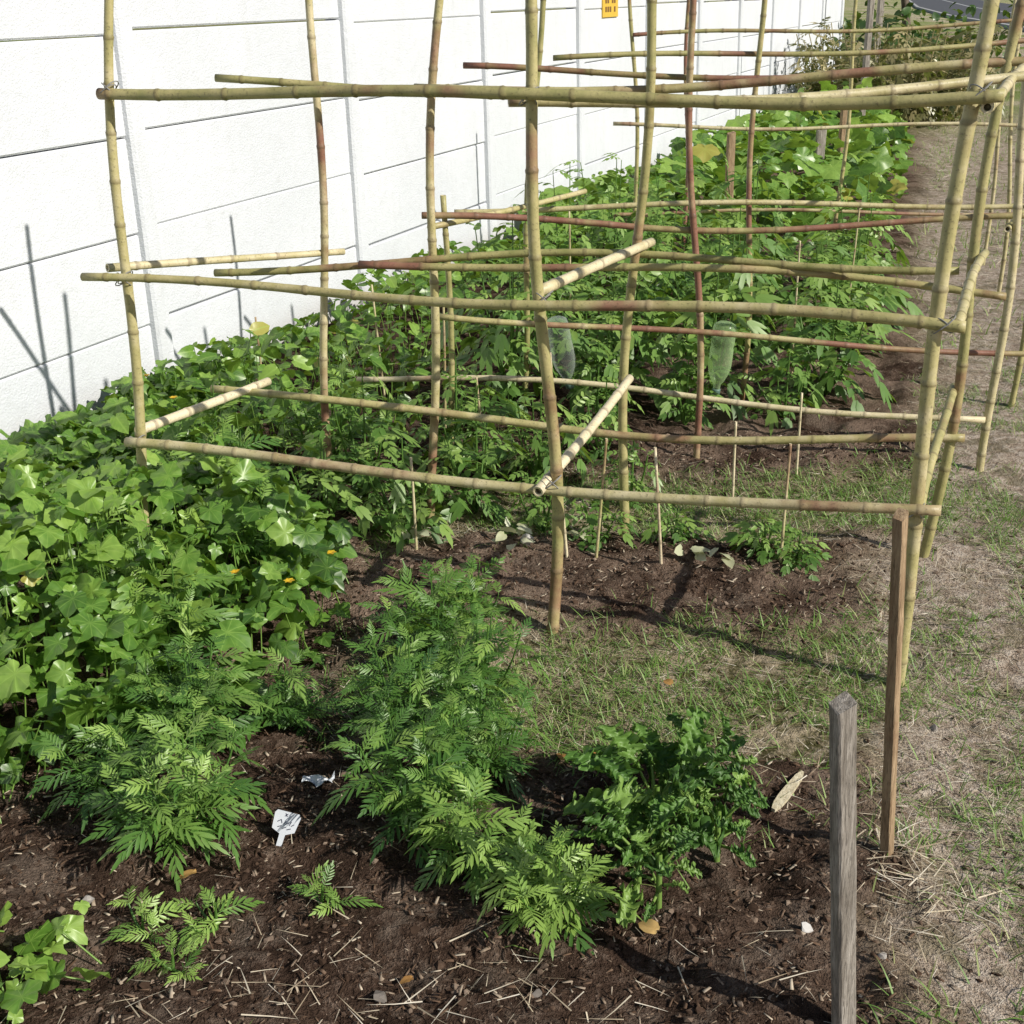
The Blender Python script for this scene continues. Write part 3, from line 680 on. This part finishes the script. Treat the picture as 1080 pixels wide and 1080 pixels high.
scat(B,GR,x[keep],y[keep],.022,.070,.38,.27,.4,1.5,-.003)
x,y=scatter(50000,1.2,11,5.4,24);so_,gr_,pt_=zones(x,y);cl=fbm(x,y,1.5,31,3)
keep=(RNG.random(len(x))<pt_*(.1+sstep(.44,.56,cl)*.8));scat(B,GR,x[keep],y[keep],.06,.13,.6,.22,.4,1.4,-.003)
B.bake("grass",m_grass)
B=Batch()
x,y=scatter(95000,-.7,2.9,1.5,6.5);so_,gr_,pt_=zones(x,y);cl=fbm(x,y,3,71,3);keep=RNG.random(len(x))<(pt_*(.25+.9*(cl>.47))+gr_*.6+so_*.035*(cl>.45))
scat(B,STRAW,x[keep],y[keep],.012,.055,.5,.3,-.1,.35,.001,'flat')
x,y=scatter(14000,1.6,7,6,18);so_,gr_,pt_=zones(x,y);keep=RNG.random(len(x))<pt_
scat(B,STRAW,x[keep],y[keep],.06,.16,.5,.25,-.1,.2,.005,'flat')
for (cx,cy,sx,sy,n) in [(.74,1.98,.05,.10,170),(-.25,1.69,.25,.05,45),(.3,1.68,.3,.06,15),(-.1,3.75,.3,.08,30),(.55,2.33,.12,.06,30),(.0,1.74,.3,.08,20),(-.45,1.75,.1,.08,25)]:
    scat(B,STRAW,RNG.normal(cx,sx,n),RNG.normal(cy,sy,n),.03,.10,.6,.22,-.15,.25,.004,'flat')
B.bake("straw_litter",m_straw)
def size3(n,w0,w1,L0,L1,h):
    L=RNG.uniform(L0,L1,n);return np.stack([L*RNG.uniform(w0,w1,n),L,L*h],1)
B=Batch();x,y=scatter(30000,-1.2,1.6,1.5,4.6);so_,gr_,pt_=zones(x,y);keep=RNG.random(len(x))<so_*.9+.05;x=x[keep];y=y[keep];n=len(x)
s=.0015+.008*RNG.random(n)**6
B.many(CL,np.stack([x,y,gh(x,y)+s*.1],1),RNG.uniform(-1,1,(n,3)),np.array([0,0,1.])+RNG.uniform(-.4,.4,(n,3)),s,np.clip(RNG.normal(.5,.22,n),.02,.95))
ob=B.bake("soil_clods",m_clod);ob.data.polygons.foreach_set("use_smooth",[False]*len(ob.data.polygons))
B=Batch();x,y=scatter(28000,-1.2,1.7,1.5,4.6);so_,gr_,pt_=zones(x,y);keep=RNG.random(len(x))<so_*.85+.10;x=x[keep];y=y[keep];n=len(x)
D=RNG.uniform(-1,1,(n,3));D[:,2]*=.25
B.many([CHIP],np.stack([x,y,gh(x,y)+.002],1),D,np.array([0,0,1.])+RNG.uniform(-.35,.35,(n,3)),size3(n,.10,.35,.004,.022,.25),np.clip(RNG.normal(.45,.28,n),.02,.97))
B.bake("bark_mulch",m_chip)
B=Batch()
for (xx,yy,s,t) in [(.51,1.84,.016,.97),(.04,3.62,.045,.9),(-.83,1.98,.024,.6),(.9,2.1,.012,.3),(.97,2.55,.014,.4),(.02,1.70,.014,.2),(.62,1.75,.010,.6),(-.25,1.72,.02,.2)]:
    B.add(RK[int(xx*10)%4],np.array([xx,yy,float(gh(xx,yy))+s*.2]),basis(rv(),UP+rv(.2))*s,t)
ob=B.bake("pale_stones",m_stone);ob.data.polygons.foreach_set("use_smooth",[False]*len(ob.data.polygons))
V=[];F=[];prof=[(0,.004),(.02,.009),(.05,.011),(.09,.010),(.13,.008),(.15,.003)]
for t,w in prof: V+=[(t,-w,0),(t,w,.002),(t,w,.009),(t,-w,.008)]
for k in range(len(prof)-1):
    for i in range(4): j=(i+1)%4;F.append((4*k+i,4*k+j,4*k+4+j,4*k+4+i))
F+=[(0,1,2,3),(23,22,21,20)]
me=bpy.data.meshes.new("wood_offcut");me.from_pydata(V,[],F);me.materials.append(wood_mat("fresh_split_wood",(.50,.42,.27),(.70,.62,.44),(.42,.34,.2)));o=link(bpy.data.objects.new("wood_offcut",me));o.location=(.52,2.19,float(gh(.6,2.25))+.014);o.rotation_euler=(.1,-.05,.95)
# ------------------------------------------------------------------ plant label
lab=empty("plant_label");mwht=plain("white_plastic",(.66,.68,.70),.4)
prof=[(-.005,0),(.005,0),(.006,.055),(.023,.064),(.027,.095),(.022,.102),(-.023,.100),(-.027,.094),(-.024,.062),(-.006,.055)]
V=[(x,-.0008,z) for x,z in prof]+[(x,.0008,z) for x,z in prof];n=len(prof);F=[tuple(range(n)),tuple(range(n,2*n))[::-1]]+[(k,k+n,(k+1)%n+n,(k+1)%n) for k in range(n)]
me=bpy.data.meshes.new("tag");me.from_pydata(V,[],F);me.materials.append(mwht);link(bpy.data.objects.new("tag",me),lab)
mink=plain("marker_ink",(.05,.05,.08),.5);V=[];F=[]
def stroke(a,c,w=.0009):
    a=Vector(a);c=Vector(c);d=(c-a).normalized();nn=Vector((-d.y,d.x))*w;o=len(V)
    for q in (a-nn,a+nn,c+nn,c-nn): V.append((q.x*.85,-.0014,q.y-.009))
    F.append((o,o+1,o+2,o+3))
for a,c in [((-.006,.100),(.0,.106)),((0,.1),(-.006,.106)),((-.020,.086),(-.012,.092)),((-.012,.092),(-.008,.085)),((-.004,.084),(0,.092)),((.001,.084),(.007,.090)),((.010,.084),(.013,.093)),((.015,.084),(.021,.089)),((-.016,.076),(-.008,.080)),((-.004,.075),(.004,.080)),((.007,.075),(.016,.079))]: stroke(a,c)
me=bpy.data.meshes.new("handwriting");me.from_pydata(V,[],F);me.materials.append(mink);link(bpy.data.objects.new("handwriting",me),lab)
lab.location=(-.50,2.12,float(gh(-.5,2.12))-.028);lab.rotation_euler=(-.5,.28,-.15)
sc=bpy.data.meshes.new("plastic_scrap");V=[];F=[]
for i in range(9):
    for j in range(5):
        V.append((i*.009-.035+R.uniform(-.003,.003),j*.007-.018+.006*math.sin(i),.006+.006*math.sin(i*1.3+j*.8)+R.uniform(-.004,.004)))
for i in range(8):
    for j in range(4): a=i*5+j;F.append((a,a+5,a+6,a+1))
sc.from_pydata(V,[],F);sc.materials.append(mwht);o=link(bpy.data.objects.new("plastic_scrap",sc));o.location=(-.44,2.36,float(gh(-.44,2.36))+.008)
# ------------------------------------------------------------------ upturned plastic bottles
def lathe(name,prof,mat,parent,n=24):
    V=[];F=[]
    for r_,z in prof:
        for i in range(n): a=2*math.pi*i/n;V.append((r_*math.cos(a),r_*math.sin(a),z))
    for k in range(len(prof)-1):
        for i in range(n): j=(i+1)%n;F.append((k*n+i,k*n+j,k*n+n+j,k*n+n+i))
    me=bpy.data.meshes.new(name);me.from_pydata(V,[],F);me.polygons.foreach_set("use_smooth",[True]*len(F));me.materials.append(mat);return link(bpy.data.objects.new(name,me),parent)
def bottle(x,y,z,tilt,mat):
    e=empty("plastic_bottle")
    lathe("body",[(.001,.28),(.025,.285),(.042,.275),(.045,.26),(.045,.2),(.042,.19),(.045,.18),(.045,.12),(.040,.09),(.025,.055),(.014,.04),(.013,.02)],mat,e)
    lathe("cap",[(.0001,.0),(.016,.001),(.0165,.018),(.0165,.022),(.012,.023)],plain("bottle_cap",(.12,.2,.16),.4),e);e.location=(x,y,z);e.rotation_euler=tilt
def film(name,c,k):
    m,nt=newmat(name);g=N(nt);tr=g.n('ShaderNodeBsdfTransparent');tr.inputs[0].default_value=(.93,.95,.93,1);gl=g.n('ShaderNodeBsdfPrincipled');gl.inputs['Base Color'].default_value=(*c,1);gl.inputs['Roughness'].default_value=.2
    lw=g.n('ShaderNodeLayerWeight');lw.inputs[0].default_value=.35;mx=g.n('ShaderNodeMixShader');g.l(g.math('ADD',k,g.math('MULTIPLY',lw.outputs['Facing'],.5)),mx.inputs[0]);g.l(tr.outputs[0],mx.inputs[1]);g.l(gl.outputs[0],mx.inputs[2])
    o=g.n('ShaderNodeOutputMaterial');g.l(mx.outputs[0],o.inputs[0]);return m
mb1=film("clear_pet",(.5,.55,.48),.06);mb2=film("green_pet",(.45,.62,.30),.2)
bottle(.235,4.66,.22,(.1,-.2,0),mb1);bottle(.80,4.72,.16,(0,.1,0),mb2)
# ------------------------------------------------------------------ distant shrubs and trees
def crown(B,c,rad,n,size,tone=.4,tp=BE):
    for k in range(n):
        d=rv();d/=np.linalg.norm(d)+1e-6;q=np.array(c)+d*np.array(rad)*R.uniform(.35,1.)**.6*R.uniform(.75,1.1)
        B.leaf(R.choice(tp),q,rv(),UP+rv(.9),size*R.uniform(.6,1.3),min(.9,max(.03,R.gauss(tone,.2))))
m_tree=leaf_mat("tree_leaf",(.02,.05,.012),(.05,.11,.022),(.12,.19,.045),'none',.25)
m_bark=wood_mat("bark",(.12,.09,.07),(.22,.18,.14),(.07,.05,.04))
def tree(name,x,y,h,cr,n=1500,size=.16,tone=.4):
    e=empty(name);Bt=Batch();Bl=Batch();p=np.array([x,y,-.1]);tr=h*.022
    seg=5;pts=[p+np.array([.03*h*math.sin(k*1.1+x),.02*h*math.cos(k*1.7),h*.7*k/seg]) for k in range(seg+1)]
    for k in range(seg): Bt.stick(pts[k],pts[k+1],tr*(1-.15*k),.4)
    for k in range(9):
        a=k*2.4;st=pts[2+k%4];en=st+np.array([math.cos(a)*cr*.6,math.sin(a)*cr*.6,h*R.uniform(.12,.3)]);mid=(st+en)/2+np.array([0,0,.04*h])
        Bt.stick(st,mid,tr*.4,.4);Bt.stick(mid,en,tr*.25,.4);crown(Bl,en,(cr*.5,cr*.5,cr*.4),n//9,size,tone+R.uniform(-.12,.12))
    Bt.bake("trunk",m_bark,e);Bl.bake("foliage",m_tree,e)
tree("tree",8.3,27.5,5.5,2.4,1200,.2,.35);tree("tree",4.6,27,5,2.2,1000,.22,.3)
m_shrub=leaf_mat("shrub_leaf",(.06,.07,.02),(.20,.18,.075),(.48,.39,.20),'none',.25)
B=Batch()
for k in range(95):
    a=R.uniform(0,6.28);r_=R.random()**.5*.95;x0=4.95+math.cos(a)*r_;y0=17.0+math.sin(a)*r_*1.3;h=R.uniform(.5,1.2);q=np.array([x0,y0,0]);e=q+np.array([math.cos(a)*.35,math.sin(a)*.35,h]);B.stick(q,e,.008,.8)
    for j in range(13): t=R.uniform(.2,1);pp=q+(e-q)*t;B.leaf(R.choice(TM),pp,rv()+UP*.3,UP+rv(.5),R.uniform(.12,.26),R.gauss(.5,.25))
B.bake("weedy_shrub",m_shrub)
B=Batch()
for k in range(90):
    x0=R.gauss(6.6,.8);y0=R.gauss(22.0,.9)
    h=R.uniform(.5,1.5)
    for j in range(14): B.leaf(R.choice(BE),(x0+R.gauss(0,.22),y0+R.gauss(0,.22),R.uniform(.1,h)),rv(),UP+rv(.7),R.uniform(.08,.16),R.gauss(.35,.2))
B.bake("hedge_bush",m_tree)
# ------------------------------------------------------------------ light, sky, camera
el=math.radians(34);az=math.atan2(.84,-.54)
sdir=Vector((.84*math.cos(el),-.54*math.cos(el),math.sin(el))).normalized()
sl=bpy.data.lights.new("sun","SUN");sl.energy=5.0;sl.angle=math.radians(.5);sl.color=(1,.965,.90)
so_=bpy.data.objects.new("sun",sl);COL.objects.link(so_);so_.rotation_euler=sdir.to_track_quat('Z','Y').to_euler()
w=bpy.data.worlds.new("World");S.world=w;w.use_nodes=True;nt=w.node_tree
sky=nt.nodes.new('ShaderNodeTexSky');sky.sky_type='NISHITA';sky.sun_disc=False;sky.sun_elevation=el;sky.sun_rotation=az
bg=nt.nodes["Background"];bg.inputs[1].default_value=.085;nt.links.new(sky.outputs[0],bg.inputs[0])
cd=bpy.data.cameras.new("camera");cd.sensor_width=36;cd.lens=1340/1080*36;cd.clip_start=.05;cd.clip_end=2000
cam=bpy.data.objects.new("camera",cd);COL.objects.link(cam)
p=math.radians(22);a=.028
Fv=Vector((0,math.cos(p),-math.sin(p)));r0=Vector((1,0,0));u0=Vector((0,math.sin(p),math.cos(p)))
rr=r0*math.cos(a)-u0*math.sin(a);uu=u0*math.cos(a)+r0*math.sin(a)
M=Matrix((rr,uu,-Fv)).transposed().to_4x4();M.translation=Vector((0,0,1.6));cam.matrix_world=M
S.camera=cam
